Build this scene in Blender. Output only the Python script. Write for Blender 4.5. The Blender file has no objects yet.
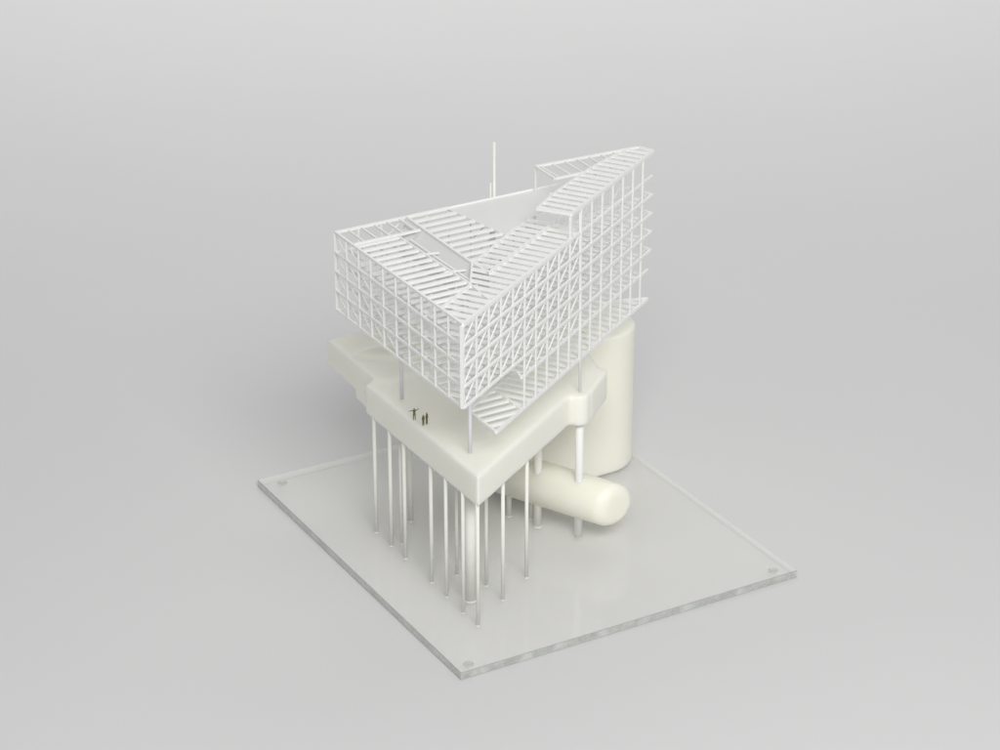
import bpy, bmesh, math, random
from mathutils import Vector, Matrix
random.seed(4)
SC = bpy.context.scene
COL = SC.collection
MM = 0.001                      # all plan coordinates below are millimetres

# ------------------------------------------------------------------ camera
cd = bpy.data.cameras.new('camera'); cam = bpy.data.objects.new('camera', cd); COL.objects.link(cam)
cam.location = (0, -2.7134, 1.2797)
cam.rotation_euler = (math.radians(90 - 25.25), 0, 0)
cd.sensor_width = 36; cd.lens = 90.0; cd.clip_start = 0.05; cd.clip_end = 60
SC.camera = cam

# ------------------------------------------------------------------ world and lamps (studio)
w = bpy.data.worlds.new('World'); SC.world = w; w.use_nodes = True
bg = w.node_tree.nodes['Background']
bg.inputs[0].default_value = (0.985, 0.992, 1.0, 1); bg.inputs[1].default_value = 0.345

def area(name, loc, target, sx, sy, power, col=(1, 1, 1)):
    l = bpy.data.lights.new(name, 'AREA'); l.shape = 'RECTANGLE'; l.size = sx; l.size_y = sy
    l.energy = power; l.color = col
    o = bpy.data.objects.new(name, l); COL.objects.link(o); o.location = loc
    d = Vector(target) - Vector(loc); o.rotation_euler = d.to_track_quat('-Z', 'Y').to_euler()
    return o
area('front_softbox', (0.45, -2.5, 2.0), (0.0, -0.40, 0.08), 1.6, 1.0, 57, (1.0, 0.993, 0.98))
b_ = area('back_softbox', (-0.1, 2.1, 2.9), (-0.1, 2.2, 0.0), 4.8, 1.6, 42, (1.0, 0.995, 0.98))
b_.data.spread = math.radians(120)

SC.view_settings.view_transform = 'Standard'; SC.view_settings.look = 'None'
SC.view_settings.exposure = 0; SC.view_settings.gamma = 1
SC.cycles.use_denoising = True
SC.cycles.max_bounces = 14; SC.cycles.transmission_bounces = 12; SC.cycles.diffuse_bounces = 6
SC.cycles.transparent_max_bounces = 16

# ------------------------------------------------------------------ materials
def mat(name, col, rough=0.5, spec=0.4, sss=0.0, rad=(1, 1, 1), scale=0.004, var=0.0, vscale=60, bump=0.0, bscale=900):
    m = bpy.data.materials.new(name); m.use_nodes = True
    nt = m.node_tree; b = nt.nodes['Principled BSDF']
    b.inputs['Base Color'].default_value = (*col, 1); b.inputs['Roughness'].default_value = rough
    b.inputs['Specular IOR Level'].default_value = spec
    if sss:
        b.inputs['Subsurface Weight'].default_value = sss
        b.inputs['Subsurface Radius'].default_value = rad; b.inputs['Subsurface Scale'].default_value = scale
    tc = nt.nodes.new('ShaderNodeTexCoord')
    if var:
        n = nt.nodes.new('ShaderNodeTexNoise'); n.inputs['Scale'].default_value = vscale; n.inputs['Detail'].default_value = 5
        nt.links.new(tc.outputs['Object'], n.inputs['Vector'])
        r = nt.nodes.new('ShaderNodeValToRGB')
        r.color_ramp.elements[0].position = 0.3; r.color_ramp.elements[1].position = 0.7
        r.color_ramp.elements[0].color = (*[c * (1 - var) for c in col], 1)
        r.color_ramp.elements[1].color = (*[min(1, c * (1 + var)) for c in col], 1)
        nt.links.new(n.outputs['Fac'], r.inputs[0]); nt.links.new(r.outputs[0], b.inputs['Base Color'])
    if bump:
        n2 = nt.nodes.new('ShaderNodeTexNoise'); n2.inputs['Scale'].default_value = bscale; n2.inputs['Detail'].default_value = 4
        nt.links.new(tc.outputs['Object'], n2.inputs['Vector'])
        bp = nt.nodes.new('ShaderNodeBump'); bp.inputs['Strength'].default_value = bump; bp.inputs['Distance'].default_value = 0.0004
        nt.links.new(n2.outputs['Fac'], bp.inputs['Height']); nt.links.new(bp.outputs[0], b.inputs['Normal'])
    return m
M = {}
M['paper'] = mat('studio_paper', (0.658, 0.660, 0.662), 0.75, 0.15, var=0.006, vscale=3, bump=0.05, bscale=400)
M['white'] = mat('white_plastic', (0.88, 0.885, 0.87), 0.55, 0.3, var=0.02, vscale=120)
M['rod'] = mat('cream_rod', (0.86, 0.86, 0.81), 0.5, 0.3, var=0.02, vscale=80)
M['grey_rod'] = mat('grey_rod', (0.84, 0.84, 0.88), 0.4, 0.5, var=0.02, vscale=80)
M['resin'] = mat('cast_resin', (0.91, 0.905, 0.80), 0.40, 0.5, sss=0.6, rad=(1.0, 0.95, 0.55), scale=0.018, var=0.012, vscale=22, bump=0.12, bscale=160)
M['slab'] = mat('pale_resin', (0.89, 0.886, 0.81), 0.42, 0.5, sss=0.6, rad=(1.0, 0.97, 0.7), scale=0.018, var=0.012, vscale=22, bump=0.12, bscale=160)
M['frost'] = mat('frosted_sheet', (0.79, 0.792, 0.785), 0.5, 0.4, var=0.01, vscale=30)
M['figure'] = mat('brown_card', (0.165, 0.15, 0.07), 0.7, 0.2, var=0.15, vscale=400)

def glass(name, col, rough=0.0, noise=0.0):
    m = bpy.data.materials.new(name); m.use_nodes = True
    nt = m.node_tree; b = nt.nodes['Principled BSDF']
    b.inputs['Base Color'].default_value = (*col, 1); b.inputs['Roughness'].default_value = rough
    b.inputs['Transmission Weight'].default_value = 1; b.inputs['IOR'].default_value = 1.49
    if noise:
        tc = nt.nodes.new('ShaderNodeTexCoord'); n = nt.nodes.new('ShaderNodeTexNoise'); n.inputs['Scale'].default_value = 110
        nt.links.new(tc.outputs['Object'], n.inputs['Vector'])
        bp = nt.nodes.new('ShaderNodeBump'); bp.inputs['Strength'].default_value = noise; bp.inputs['Distance'].default_value = 0.002
        nt.links.new(n.outputs['Fac'], bp.inputs['Height']); nt.links.new(bp.outputs[0], b.inputs['Normal'])
    return m
def clear(name, tint, rough, diffuse_mix=0.0, hcol=(0.8, 0.8, 0.78), streak=0.0):
    # clear sheet: light passes straight through, the surface reflects by Fresnel
    m = bpy.data.materials.new(name); m.use_nodes = True
    nt = m.node_tree; nt.nodes.remove(nt.nodes['Principled BSDF']); out = nt.nodes['Material Output']
    t = nt.nodes.new('ShaderNodeBsdfTransparent'); t.inputs[0].default_value = (*tint, 1)
    g = nt.nodes.new('ShaderNodeBsdfGlossy'); g.inputs['Roughness'].default_value = rough
    lw = nt.nodes.new('ShaderNodeLayerWeight'); lw.inputs['Blend'].default_value = 0.5      # Schlick reflectance, same from both sides
    pw = nt.nodes.new('ShaderNodeMath'); pw.operation = 'POWER'; pw.inputs[1].default_value = 5
    f = nt.nodes.new('ShaderNodeMath'); f.operation = 'MULTIPLY_ADD'; f.inputs[1].default_value = 0.9; f.inputs[2].default_value = 0.04
    nt.links.new(lw.outputs['Facing'], pw.inputs[0]); nt.links.new(pw.outputs[0], f.inputs[0])
    last = t.outputs[0]
    if diffuse_mix:
        d = nt.nodes.new('ShaderNodeBsdfDiffuse'); d.inputs[0].default_value = (*hcol, 1)
        mh = nt.nodes.new('ShaderNodeMixShader'); mh.inputs[0].default_value = diffuse_mix
        nt.links.new(last, mh.inputs[1]); nt.links.new(d.outputs[0], mh.inputs[2]); last = mh.outputs[0]
        if streak:
            tc = nt.nodes.new('ShaderNodeTexCoord'); n = nt.nodes.new('ShaderNodeTexNoise')
            n.inputs['Scale'].default_value = 55; n.inputs['Detail'].default_value = 4
            nt.links.new(tc.outputs['Object'], n.inputs['Vector'])
            r = nt.nodes.new('ShaderNodeMapRange'); r.inputs[1].default_value = 0.35; r.inputs[2].default_value = 0.65
            r.inputs[3].default_value = diffuse_mix - streak; r.inputs[4].default_value = diffuse_mix + streak
            nt.links.new(n.outputs['Fac'], r.inputs[0]); nt.links.new(r.outputs[0], mh.inputs[0])
    mx = nt.nodes.new('ShaderNodeMixShader')
    nt.links.new(f.outputs[0], mx.inputs[0]); nt.links.new(last, mx.inputs[1]); nt.links.new(g.outputs[0], mx.inputs[2])
    nt.links.new(mx.outputs[0], out.inputs[0]); return m
M['acrylic'] = clear('clear_acrylic', (1.0, 1.0, 0.995), 0.02, 0.45, (1.0, 0.993, 0.975))  # warm white diffuse mixed in for the light bounced inside the plate
M['clear_under'] = bpy.data.materials.new('acrylic_underside'); M['clear_under'].use_nodes = True
_n = M['clear_under'].node_tree; _n.nodes.remove(_n.nodes['Principled BSDF']); _t = _n.nodes.new('ShaderNodeBsdfTransparent'); _n.links.new(_t.outputs[0], _n.nodes['Material Output'].inputs[0])
M['acrylic_edge'] = clear('front_acrylic_edge', (0.80, 0.815, 0.79), 0.15, 0.45, (0.76, 0.775, 0.745), 0.22)  # camera-facing edges: grey tint, diffuse share mottled by noise
M['acrylic_rear'] = clear('whitened_rear_edge', (0.97, 0.97, 0.96), 0.1, 0.45, (0.95, 0.95, 0.94))  # white put into the rear edges for their bright internal reflection
M['arris'] = clear('dark_refraction_arris', (0.9, 0.9, 0.9), 0.3, 0.75, (0.42, 0.43, 0.42), 0.2)  # dark grey painted on the bevel for the refraction line
M['cap'] = clear('clear_cap', (0.9, 0.9, 0.89), 0.1, 0.4, (0.8, 0.8, 0.78), 0.0)
def sheet(name, col, mixf):
    m = bpy.data.materials.new(name); m.use_nodes = True
    nt = m.node_tree; b = nt.nodes['Principled BSDF']; out = nt.nodes['Material Output']
    b.inputs['Base Color'].default_value = (*col, 1); b.inputs['Roughness'].default_value = 0.3
    t = nt.nodes.new('ShaderNodeBsdfTransparent'); mx = nt.nodes.new('ShaderNodeMixShader'); mx.inputs[0].default_value = mixf
    nt.links.new(t.outputs[0], mx.inputs[1]); nt.links.new(b.outputs[0], mx.inputs[2]); nt.links.new(mx.outputs[0], out.inputs[0])
    return m
M['film'] = sheet('milky_film', (0.76, 0.76, 0.74), 0.8)

# ------------------------------------------------------------------ object helpers
def link(name, me, m=None, parent=None, smooth=False):
    o = bpy.data.objects.new(name, me); COL.objects.link(o)
    if m is not None: me.materials.append(m)
    if parent: o.parent = parent
    if smooth:
        for p in me.polygons: p.use_smooth = True
    return o
def empty(name, loc=(0, 0, 0)):
    o = bpy.data.objects.new(name, None); COL.objects.link(o); o.location = loc; o.empty_display_size = 0.02
    return o
class MB:
    def __init__(s): s.v = []; s.f = []
    def add(s, vs, fs):
        k = len(s.v); s.v += [tuple(c * MM for c in v) for v in vs]; s.f += [tuple(i + k for i in f) for f in fs]
    def bar(s, p, q, wd=1.6, h=1.6):        # rectangular bar between two points
        p = Vector(p); q = Vector(q); d = q - p
        if d.length < 0.3: return
        d.normalize(); up = Vector((0, 0, 1))
        if abs(d.z) > 0.95: a = Vector((0.451, 0.8925, 0)); up = d.cross(a).normalized(); sd = a
        else: sd = d.cross(up).normalized(); up = sd.cross(d).normalized()
        a = sd * wd / 2; b = up * h / 2
        vs = [p - a - b, p + a - b, p + a + b, p - a + b, q - a - b, q + a - b, q + a + b, q - a + b]
        s.add(vs, [(3, 2, 1, 0), (4, 5, 6, 7), (0, 1, 5, 4), (1, 2, 6, 5), (2, 3, 7, 6), (3, 0, 4, 7)])
    def cyl(s, p, q, r, r2=None, n=20):
        p = Vector(p); q = Vector(q); r2 = r if r2 is None else r2
        d = (q - p).normalized(); a = d.orthogonal().normalized(); b = d.cross(a)
        vs = []
        for c, rr in ((p, r), (q, r2)):
            for i in range(n):
                t = 2 * math.pi * i / n; vs.append(c + a * rr * math.cos(t) + b * rr * math.sin(t))
        fs = [(i, (i + 1) % n, n + (i + 1) % n, n + i) for i in range(n)]
        fs += [tuple(range(n))[::-1], tuple(range(n, 2 * n))]
        s.add(vs, fs)
    def prism(s, poly, z0, z1):
        A = sum(poly[i][0] * poly[(i + 1) % len(poly)][1] - poly[(i + 1) % len(poly)][0] * poly[i][1] for i in range(len(poly)))
        if A < 0: poly = poly[::-1]
        n = len(poly)
        s.add([(x, y, z0) for x, y in poly] + [(x, y, z1) for x, y in poly],
              [tuple(range(n))[::-1], tuple(range(n, 2 * n))] + [(i, (i + 1) % n, n + (i + 1) % n, n + i) for i in range(n)])
    def slats(s, poly, d, pitch, z, wd=3.2, h=2.2, off=0.5):   # parallel bars clipped to a plan outline; z = top face
        L = math.hypot(*d); d = (d[0] / L, d[1] / L); nx = (-d[1], d[0]); n = len(poly)
        ks = [p[0] * nx[0] + p[1] * nx[1] for p in poly]
        k = math.floor(min(ks) / pitch) * pitch + off * pitch
        while k < max(ks):
            ts = []
            for i in range(n):
                a, b = ks[i], ks[(i + 1) % n]
                if (a - k) * (b - k) < 0:
                    f = (k - a) / (b - a); p, q = poly[i], poly[(i + 1) % n]
                    x = p[0] + (q[0] - p[0]) * f; y = p[1] + (q[1] - p[1]) * f
                    ts.append(x * d[0] + y * d[1])
            ts.sort()
            for a, b in zip(ts[::2], ts[1::2]):
                s.bar((a * d[0] + k * nx[0], a * d[1] + k * nx[1], z - h / 2), (b * d[0] + k * nx[0], b * d[1] + k * nx[1], z - h / 2), wd, h)
            k += pitch
    def mesh(s, name):
        me = bpy.data.meshes.new(name); me.from_pydata(s.v, [], s.f); me.update(); return me
    def build(s, name, m, parent=None, smooth=False):
        o = link(name, s.mesh(name), m, parent)
        if smooth:
            for p in o.data.polygons: p.use_smooth = len(p.vertices) == 4
        return o
def baked(o, mods):                         # evaluate modifiers to a plain mesh, no operators
    for typ, kw in mods:
        md = o.modifiers.new(typ.lower(), typ)
        for k, v in kw.items(): setattr(md, k, v)
    dg = bpy.context.evaluated_depsgraph_get(); me = bpy.data.meshes.new_from_object(o.evaluated_get(dg))
    o.modifiers.clear(); o.data = me
    return o

# ------------------------------------------------------------------ the setting: paper sweep
def make_sweep():
    prof = [(-6.0, 0.0)] + [(5.5, 0.0)]
    for i in range(1, 17):
        t = math.pi / 2 * i / 16; prof.append((5.5 + 1.6 * math.sin(t), 1.6 - 1.6 * math.cos(t)))
    prof.append((7.1, 5.0))
    vs = [(x, y, z - 0.0087) for x in (-6, 6) for y, z in prof]; n = len(prof)
    me = bpy.data.meshes.new('table_surface')
    me.from_pydata(vs, [], [(i, i + n, i + n + 1, i + 1) for i in range(n - 1)]); me.update()
    o = link('table_surface', me, M['paper'], None, True); o['kind'] = 'structure'
make_sweep()

# ------------------------------------------------------------------ the model
model = empty('architectural_model', (0.02, -0.37, -0.0085))
model['label'] = 'white slatted V-shaped tower model over a cream slab on thin legs, clear base'
model['category'] = 'architectural model'
def adopt(o):                                # parts are authored in world coordinates
    o.parent = model; o.matrix_parent_inverse = Matrix.Translation(-model.location); return o

# --- clear base with four screw holes
BL, BF, BR, BB = (-267.8, -270.3), (-37.4, -669.2), (306.2, -471.5), (76.5, -73.2)
def base_plate():
    m = MB(); m.prism([BL, BF, BR, BB], -8.4, 0.0)
    o = m.build('base_plate', M['acrylic']); o.data.materials.append(M['acrylic_edge']); o.data.materials.append(M['clear_under']); o.data.materials.append(M['arris']); o.data.materials.append(M['acrylic_rear'])
    baked(o, [('BEVEL', dict(width=0.0007, segments=1, limit_method='ANGLE'))])
    for p in o.data.polygons: nz = p.normal.z; p.material_index = (1 if p.normal.y < 0 else 4) if abs(nz) < 0.3 else (2 if nz < -0.9 else (0 if nz > 0.9 else 3))
    adopt(o)
    return o
base = base_plate()
cx = sum(p[0] for p in (BL, BF, BR, BB)) / 4; cy = sum(p[1] for p in (BL, BF, BR, BB)) / 4
def screw(x, y):
    m = MB(); n = 28
    prof = [(2.2, 0.15), (3.4, 0.75), (4.3, 0.85), (4.9, 0.6), (5.2, 0.06)]
    vs = []; fs = []
    for r, z in prof:
        vs += [(x + r * math.cos(2 * math.pi * i / n), y + r * math.sin(2 * math.pi * i / n), z) for i in range(n)]
    for j in range(len(prof) - 1):
        fs += [(j * n + i, (j + 1) * n + i, (j + 1) * n + (i + 1) % n, j * n + (i + 1) % n) for i in range(n)]
    fs.append(tuple(range(n)))
    fs.append(tuple(range((len(prof) - 1) * n, len(prof) * n))[::-1])
    m.add(vs, fs)
    o = m.build('screw_cap', M['cap'], None, True); o.parent = base; return o
for x, y in [(-239.2, -277.9), (-30.2, -653.0), (281.0, -471.8), (72, -96)]: screw(x, y)

# --- plan directions of the tower
K = (-34.0, -624.0)
u = (0.451, 0.8925); v = (-0.5, 0.866); n_in = (-0.8925, 0.451); w31 = (0.857, 0.515)
def R(s, off=0.0): return (K[0] + u[0] * s + n_in[0] * off, K[1] + u[1] * s + n_in[1] * off)
def Lp(t, off=0.0): return (K[0] + v[0] * t + v[1] * off, K[1] + v[1] * t + 0.5 * off)
A = Lp(260)
def Bk(t, off=0.0): return (A[0] + w31[0] * t - v[0] * off, A[1] + w31[1] * t - v[1] * off)
def P3(p, z): return (p[0], p[1], z)

# --- lower resin volumes
def rounded(name, mt, prisms, r_vox=0.0014, smooth=6, cuts=(), cyls=()):
    m = MB()
    for poly, z0, z1 in prisms: m.prism(poly, z0, z1)
    for c in cyls: m.cyl(*c, n=48)
    o = m.build(name, mt)
    mods = [('REMESH', dict(mode='VOXEL', voxel_size=r_vox))]
    helpers = []
    for c in cuts:
        h = bpy.data.objects.new('cutter', c); COL.objects.link(h); helpers.append(h)
        mods.append(('BOOLEAN', dict(operation='DIFFERENCE', object=h, solver='EXACT')))
        mods.append(('REMESH', dict(mode='VOXEL', voxel_size=r_vox)))
    mods.append(('SMOOTH', dict(factor=0.5, iterations=smooth)))
    baked(o, mods)
    for h in helpers: bpy.data.objects.remove(h)
    for p in o.data.polygons: p.use_smooth = True
    return adopt(o)
def ellipsoid(c, r, ang, n=32):
    bm = bmesh.new(); bmesh.ops.create_uvsphere(bm, u_segments=n, v_segments=n // 2, radius=1)
    Mx = Matrix.Translation(Vector(c) * MM) @ Matrix.Rotation(ang, 4, 'Z') @ Matrix.Diagonal((r[0] * MM, r[1] * MM, r[2] * MM, 1))
    bm.transform(Mx); me = bpy.data.meshes.new('cut'); bm.to_mesh(me); bm.free(); return me
CC = (82.4, -398.5)
slab_main = [(-21, -587), (73, -404), (84, -404), (95, -396), (113, -345), (104, -335), (95, -300), (90, -240), (-10, -215), (-110, -330), (-140, -379)]
block = [(-114, -378), (-133, -368), (-148, -344), (-187, -271), (-172, -262), (-60, -195), (0, -200), (-20, -300)]
under = [(-122, -372), (-141, -360), (-153, -335), (-135, -303), (-90, -315)]
rounded('resin_slab', M['slab'], [(slab_main, 134, 168.6), (block, 140.5, 171), (under, 130.5, 145)], 0.0016, 20,
        cuts=[ellipsoid((-96, -306, 176), (66, 24, 15), math.radians(8))],
        cyls=[((CC[0] - 1, CC[1] - 1, 133.6), (CC[0] - 1, CC[1] - 1, 168.4), 10.5)])
def stadium(c, d, L, r, n=24):
    a0 = math.atan2(d[1], d[0]); pts = []
    for i in range(n + 1):
        t = a0 - math.pi / 2 + math.pi * i / n; pts.append((c[0] + r * math.cos(t), c[1] + r * math.sin(t)))
    e = (c[0] - d[0] * L, c[1] - d[1] * L)
    for i in range(n + 1):
        t = a0 + math.pi / 2 + math.pi * i / n; pts.append((e[0] + r * math.cos(t), e[1] + r * math.sin(t)))
    return pts
rounded('resin_core', M['resin'], [(stadium((99.5, -216), w31, 90, 48.5), 0.3, 166)], 0.0018, 14)
# --- the tube pierced by one column
def tube():
    a = Vector((22, -352, 46)); b = Vector((123, -415.5, 44)); r = 23.8
    m = MB(); d = (b - a).normalized(); s1 = d.orthogonal().normalized(); s2 = d.cross(s1); n = 48
    prof = [(-70, r)] + [(0, r)]
    L = (b - a).length
    prof = [(-40, 0.01), (-40, r), (L - 11, r)] + [(L - 11 + 11 * math.sin(t), r - 11 + 11 * math.cos(t)) for t in [i * math.pi / 2 / 8 for i in range(1, 9)]] + [(L, 0.01)]
    vs = []; fs = []; hh = Vector((d.y, -d.x, 0)).normalized()
    for k, rr in prof:
        for i in range(n):
            o_ = (s1 * math.cos(2 * math.pi * i / n) + s2 * math.sin(2 * math.pi * i / n)) * rr
            vs.append(a + d * (k - (0.32 * o_.dot(hh) if k > 10 else 0)) + o_)      # obliquely cut free end
    for j in range(len(prof) - 1):
        fs += [(j * n + i, j * n + (i + 1) % n, (j + 1) * n + (i + 1) % n, (j + 1) * n + i) for i in range(n)]
    fs.append(tuple(range(n))[::-1]); fs.append(tuple(range((len(prof) - 1) * n, len(prof) * n)))
    m.add(vs, fs); o = m.build('resin_tube', M['resin'], None)
    for p in o.data.polygons: p.use_smooth = True
    return adopt(o)
tube()

# --- legs under the slab
legs = [(-130.7, -390.6, 1.9), (-113.5, -420.1, 1.9), (-103.3, -415, 1.4), (-98, -446.5, 1.9), (-95, -365.5, 2.6), (-69.4, -496.2, 1.9),
        (-53.8, -525.2, 1.8), (-44.1, -481, 1.6), (-36.4, -556.7, 1.8), (-29.8, -531.5, 5.6), (-21.8, -581.4, 1.9), (-13.8, -502.7, 1.7),
        (2.9, -531.5, 1.9), (27, -486.4, 1.9), (40, -376.6, 4.2), (9.6, -354.3, 2.8), (33.2, -361, 1.6)]
for x, y, r in legs:
    m = MB(); m.cyl((x, y, 0.8), (x, y, 137 if y > -575 else 138), r, n=24)
    o = adopt(m.build('leg', M['rod'], None, True))
    f = MB(); f.cyl((x, y, 0.05), (x, y, 0.8), r * 1.12 + 0.3, r * 1.02, n=24)
    g = f.build('foot', M['white'], None, True); g.parent = o
# --- tall columns carrying the tower
def column(x, y, z0, z1, r, m_):
    m = MB(); m.cyl((x, y, z0), (x, y, z1), r, n=20)
    return adopt(m.build('column', m_, None, True))
c = MB(); c.cyl((CC[0], CC[1], 0.1), (CC[0], CC[1], 150), 4.3, n=28); c.cyl((CC[0], CC[1], 150), (CC[0] - 2.6, CC[1] + 1.2, 369.5), 1.5, n=20)
adopt(c.build('column', M['white'], None, True))
column(-29.3, -536, 160, 262, 2.0, M['grey_rod'])
column(-100.2, -414, 160, 262, 2.0, M['grey_rod'])
column(-6.0, -294.0, 150, 402.5, 1.5, M['rod'])
column(-9.8, -296.5, 160, 359, 0.9, M['rod'])

# --- tower frame
tower = empty('tower_frame'); adopt(tower); tower.location = (0, 0, 0)
def sub(mb, name, m): 
    o = mb.build(name, m); o.parent = tower; return o
T0, S = 262.0, 21.0
LV = [T0 + S * i for i in range(5)]          # 262 .. 346
TOP = LV[4]; UP = 373.0; LOWF = 241.0; BOT = 206.0
BAY = 25.3
P1 = (-101, -410); P2 = (-28, -531); HUB = (-28, -532); B1 = (-94, -359.5); B2 = (-27, -479); LFm = Lp(42)
INL = (-27, -482); INH = (8, -403); NL = (-49, -339)
right_dir = (-n_in[0], -n_in[1])
tip = R(431)
back_end = Bk(352)
def floor_mesh(z, roof=False):
    m = MB(); sw = 3.9 if roof else 5.4; sh = 2.2 if roof else 1.2
    e = 0 if roof else 4.0
    left = [Lp(42, e), Lp(222, e), P1, HUB]
    m.slats(left, w31, 13.2, z, sw, sh, 0.2)
    strip = [A, Lp(222), Bk(76, 38), Bk(76)]
    m.slats(strip, v, 14.5, z, 1.8, 2.2, 0.6)
    inner = [B1, Bk(80), Bk(127), NL, (5, -405), INH, B2]
    m.slats(inner, w31, 14.6, z, sw, sh, 0.35)
    s_end = 268 if roof else 431
    if roof:
        right = [K, LFm, HUB, INL, INH, R(268, 62), R(268)]
    else:
        right = [R(3, e), Lp(42, e), HUB, INL, INH, R(300, 62), R(388, 30), R(405, 14), R(425, e)]
    m.slats(right, right_dir, 12.65, z, sw, sh, 0.3)
    return m
def lines(m, z, pts, wd=1.8, h=2.2, closed=False):
    q = pts + ([pts[0]] if closed else [])
    for a, b in zip(q, q[1:]): m.bar(P3(a, z - h / 2), P3(b, z - h / 2), wd, h)

# roof of the low part
m = floor_mesh(TOP, True)
lines(m, TOP + 0.5, [A, K], 2.4, 2.6); lines(m, TOP + 0.6, [K, R(232)], 3.2, 3.4); lines(m, TOP + 0.2, [R(232), tip], 2.2, 2.4)
lines(m, TOP + 0.4, [A, Bk(130)], 3.0, 2.4); lines(m, TOP + 0.2, [Bk(130), Bk(262)], 1.4, 1.8)
lines(m, TOP + 0.4, [Lp(222), Bk(76, 38)], 2.8, 2.2)
lines(m, TOP + 0.5, [P1, P2], 2.0, 2.2); lines(m, TOP + 0.6, [B1, B2], 2.6, 2.6); lines(m, TOP + 0.3, [LFm, HUB], 2.8, 2.4); lines(m, TOP + 0.45, [HUB, R(62, 6), R(58)], 1.6, 2.0)
lines(m, TOP + 0.5, [INL, R(232, 62)], 2.4, 2.4); lines(m, TOP + 0.35, [INL, HUB], 2.0, 2.2)
lines(m, TOP + 2.4, [(-9.6, -505), (57, -371)], 2.2, 4.2); lines(m, TOP + 0.75, [B2, (-9.6, -505)], 2.0, 2.4)
sl = lambda t, o: (P1[0] + (P2[0] - P1[0]) * t + o * .857, P1[1] + (P2[1] - P1[1]) * t + o * .515)
lines(m, TOP - 4, [sl(0.03, 11), sl(0.98, 9)], 1.8, 1.8)
for t in (0.36, 0.72): m.bar(P3(sl(t, -6), TOP - 1), P3(sl(t + .02, 16), TOP - 2.5), 2.0, 1.6)
sub(m, 'roof_grid', M['white'])
# lower floors
for z in LV[:4]:
    m = floor_mesh(z)
    lines(m, z + 0.3, [Lp(260, -.9), Lp(0, -.9)], 2.0, 2.3); lines(m, z + 0.4, [R(0, -1), R(431, -1)], 2.2, 2.3)
    lines(m, z + 0.3, [A, Bk(262), back_end], 1.8, 2.0); lines(m, z + 0.2, [Lp(222), Bk(76, 38)], 1.8, 2.0)
    lines(m, z + 0.2, [P1, P2], 1.8, 2.0); lines(m, z + 0.25, [R(40, 62), R(300, 62)], 1.8, 2.0); lines(m, z + 0.15, [back_end, tip], 1.8, 2.0)
    sub(m, 'floor_grid', M['white'])
# the part floor one storey below the long one
s5 = BAY * 4.8
m = MB(); m.slats([R(s5), R(s5 + 12, 30), R(300, 42), R(395, 22), R(425)], right_dir, 12.65, LOWF, 2.4, 1.4, 0.3)
lines(m, LOWF + 0.3, [R(s5), R(425)], 2.2, 2.6); lines(m, LOWF + 0.2, [R(s5), (13.3, -492.6)], 2.2, 2.4)
sub(m, 'floor_grid', M['white'])
# hanging bottom grid
m = MB()
cr = R(67); node = R(122)
bl = (cr[0] + v[0] * 62, cr[1] + v[1] * 62)
m.slats([cr, bl, (bl[0] + 10, bl[1] + 70), (node[0] + v[0] * 100, node[1] + v[1] * 100), node], w31, 13.0, BOT, 3.6, 2.4, 0.1)
m.slats([node, (node[0] + v[0] * 100, node[1] + v[1] * 100), R(300, 66), R(385, 44), R(412, 22), R(428)], right_dir, 12.65, BOT, 3.3, 2.4, 0.3)
lines(m, BOT + 0.5, [cr, R(428)], 2.6, 3.0); lines(m, BOT + 0.4, [cr, bl], 2.4, 2.6); lines(m, BOT + 0.3, [node, (node[0] + v[0] * 100, node[1] + v[1] * 100)], 2.6, 2.6)
q = (bl[0] + 4, bl[1] - 5); lines(m, BOT + 0.35, [q, (q[0] + u[0] * 120, q[1] + u[1] * 120)], 2.2, 2.4)
lines(m, BOT + 0.45, [R(428), R(412, 22), R(385, 44), R(300, 66)], 2.0, 2.2)
sub(m, 'bottom_grid', M['white'])
# raised roof of the tip
m = MB()
ul = [(71.7, -414), (36.5, -403), (52, -366), (64, -343), (86, -302), (107, -268), (138, -228), (146, -226), (161, -239)]
ul[0] = R(231); ul[-1] = R(433)
m.slats(ul, right_dir, 12.65, UP, 3.2, 2.2, 0.3)
st = [(37, -284), (56, -320), (86, -302), (107, -268), (138, -228)]
m.slats(st, v, 14.5, UP, 1.8, 2.2, 0.3)
lines(m, UP + 0.5, [ul[0], ul[-1]], 3.0, 3.2); lines(m, UP + 0.4, [ul[0], ul[1]], 2.6, 2.6); lines(m, UP + 0.3, ul[1:7], 1.8, 2.2)
lines(m, UP + 0.45, [st[0], ul[7], ul[8]], 2.6, 2.4); lines(m, UP + 0.35, [st[0], st[1]], 2.4, 2.4); lines(m, UP + 0.42, [st[1], st[2]], 2.6, 2.2)
sub(m, 'roof_grid', M['white'])
# facade on the left: posts and diagonals
m = MB()
for i in range(11):
    p = Lp(26 * i, -0.8); wd = 3.2 if i == 0 else 1.7
    m.bar(P3(p, LV[0] - (2 if i == 0 else 0)), P3(p, TOP - 2), wd, wd)
nd = [5, 4, 3, 2]
for r in range(4):
    for i in range(nd[r]):
        a = Lp(26 * (10 - i), 0.2); b = Lp(26 * (9 - i), 0.2); m.bar(P3(a, LV[r + 1] - 4), P3(b, LV[r] + 1), 1.1, 1.1)
sub(m, 'left_facade_frame', M['white'])
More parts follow.
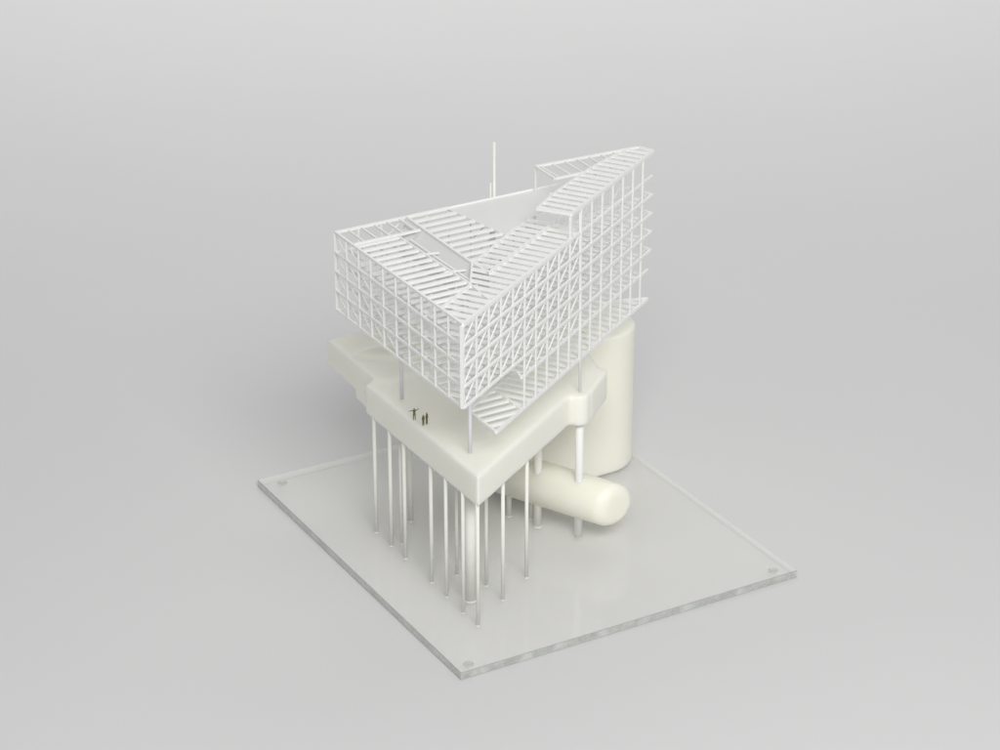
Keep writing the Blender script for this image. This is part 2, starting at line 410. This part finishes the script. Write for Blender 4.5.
# facade on the right: posts and diagonals
m = MB()
for i in range(1, 17):
    p = R(BAY * i, -0.9)
    top = TOP - 2.5 if i <= 9 else UP - 2.5
    bot = BOT if i >= 5 else LV[0]
    m.bar(P3(p, bot), P3(p, top), 1.7, 1.7)
p = R(231, 0.5); m.bar(P3(p, TOP), P3(p, UP - 2), 2.2, 2.2)
for r in range(-1, 4):
    for i in range(10):
        if r == -1 and i < 5: continue
        z0 = LV[0] + S * r
        m.bar(P3(R(BAY * i + 1, 0), z0 + 0.6), P3(R(BAY * (i + 1) - 1, 0), z0 + S - 2.2), 1.2, 1.2)
sub(m, 'right_facade_frame', M['white'])
# inner and back trusses
m = MB()
for i in range(0, 10):
    p = Bk(26 * i); m.bar(P3(p, LV[0]), P3(p, TOP - 2), 1.4, 1.4)
for r in range(4):
    for i in (2, 6):
        m.bar(P3(Bk(26 * i), LV[r]), P3(Bk(26 * (i + 1)), LV[r + 1] - 2), 1.1, 1.1)
p = (37, -284); m.bar(P3(p, TOP - 1), P3(p, UP - 2), 1.4, 1.4)
sub(m, 'back_frame', M['white'])
for i in range(2, 12, 2):
    m = MB(); p = R(BAY * i, 60); m.bar(P3(p, LV[0]), P3(p, TOP - 2), 1.5, 1.5); sub(m, 'inner_post', M['white'])
m = MB()
for i in range(11, 17):
    for r in range(-1, 5):
        z0 = LV[0] + S * r; z1 = z0 + (S if r < 4 else UP - TOP - 2)
        a = R(BAY * i, 45 - (i - 11) * 5); b = R(BAY * (i + 1), 45 - (i - 10) * 5)
        if i % 2: m.bar(P3(a, z0), P3(b, z1), 1.1, 1.1)
        m.bar(P3(a, z0), P3(a, z1), 1.2, 1.2)
        if i < 16: m.bar(P3(a, z0), P3(b, z0), 1.2, 1.2)
sub(m, 'tip_truss', M['white'])
# milky skylight panels hanging under the inner beam of the slot
def wall(m, a, b, z0, z1, th=0.8):
    dx, dy = b[0] - a[0], b[1] - a[1]; L = math.hypot(dx, dy); nx, ny = -dy / L * th / 2, dx / L * th / 2
    m.prism([(a[0] - nx, a[1] - ny), (b[0] - nx, b[1] - ny), (b[0] + nx, b[1] + ny), (a[0] + nx, a[1] + ny)], z0, z1)
def ramp(m, a, b, c, d, th=0.7):            # thin sloping sheet a-b (high edge), c-d (low edge)
    q = [a, b, d, c]; m.add([(x, y, z) for x, y, z in q] + [(x, y, z - th) for x, y, z in q],
          [(0, 1, 2, 3), (7, 6, 5, 4), (0, 4, 5, 1), (1, 5, 6, 2), (2, 6, 7, 3), (3, 7, 4, 0)])
m = MB(); ramp(m, P3(B1, TOP - 1.6), P3(B2, TOP - 1.6), (-101, -405, TOP - 11), (-29, -526, TOP - 11)); sub(m, 'skylight_panel', M['film'])
m = MB(); wall(m, (B2[0] + .3, B2[1] - 2), (-10, -504), LV[3] + 1, TOP - 1.4); sub(m, 'skylight_panel', M['film'])
# smooth plate closing the notch of the V
m = MB(); m.prism([Bk(129), Bk(258), (60, -288), (46, -330), (37, -347), (9.5, -401.5), (5, -403), (-47, -341)], TOP - 3.4, TOP - 1.4)
sub(m, 'roof_plate', M['frost'])
m = MB(); m.bar((36, -358, TOP + 1), (55, -340, TOP + 1), 1.8, 1.6); sub(m, 'slot_stand_in', M['resin'])  # added bar in place of a slot that shows the resin below

# ------------------------------------------------------------------ the little figures on the slab
def figurine(x, y, h, joints, edges, radii, rz, label, group=None):
    t = bpy.data.meshes.new('figurine')
    k = h / 1.75
    t.from_pydata([tuple(c * k * MM for c in j) for j in joints], edges, [])
    o = bpy.data.objects.new('figurine', t); COL.objects.link(o); t.materials.append(M['figure'])
    md = o.modifiers.new('skin', 'SKIN')
    for i, r in enumerate(radii): t.skin_vertices[0].data[i].radius = (r * k * MM, r * k * MM)
    t.skin_vertices[0].data[0].use_root = True
    o.modifiers.new('subd', 'SUBSURF').levels = 1
    dg = bpy.context.evaluated_depsgraph_get(); me = bpy.data.meshes.new_from_object(o.evaluated_get(dg))
    o.modifiers.clear(); o.data = me
    if not me.materials: me.materials.append(M['figure'])
    for p in me.polygons: p.use_smooth = True
    o.location = (x * MM, y * MM, 0.1682); o.rotation_euler = (0, 0, rz)
    o['label'] = label; o['category'] = 'figurine'
    if group: o['group'] = group
def body(la, lh, ra, rh):
    J = [(0, 0, .95), (0, 0, 1.15), (0, 0, 1.42), (0, 0, 1.52), (0, -.01, 1.64), (0, -.01, 1.74),
         (-.10, 0, .90), (-.12, 0, .50), (-.13, 0, .06), (-.13, -.12, .03), (.10, 0, .90), (.12, 0, .50), (.13, 0, .06), (.13, -.12, .03),
         (-.20, 0, 1.40), la, lh, (.20, 0, 1.40), ra, rh]
    E = [(0, 1), (1, 2), (2, 3), (3, 4), (4, 5), (0, 6), (6, 7), (7, 8), (8, 9), (0, 10), (10, 11), (11, 12), (12, 13), (2, 14), (14, 15), (15, 16), (2, 17), (17, 18), (18, 19)]
    Rr = [.15, .14, .16, .07, .115, .08, .10, .075, .055, .045, .10, .075, .055, .045, .075, .055, .04, .075, .055, .04]
    return [tuple([c * 1 for c in j]) for j in J], E, Rr
J, E, Rr = body((-.46, 0, 1.36), (-.74, 0, 1.34), (.42, 0, 1.50), (.66, 0, 1.66))
figurine(-86.0, -462.5, 13.2, J, E, Rr, 0.15, 'small brown figure with both arms spread wide, standing alone on the slab')
J, E, Rr = body((-.24, 0, 1.12), (-.22, -.05, .86), (.24, 0, 1.12), (.22, -.05, .86))
figurine(-76.6, -475.5, 12.2, J, E, Rr, 0.9, 'small brown figure on the slab, left and shorter one of the close pair', 'pair of figures standing close together')
figurine(-73.2, -472.5, 13.2, J, E, Rr, 1.1, 'small brown figure on the slab, right and taller one of the close pair', 'pair of figures standing close together')
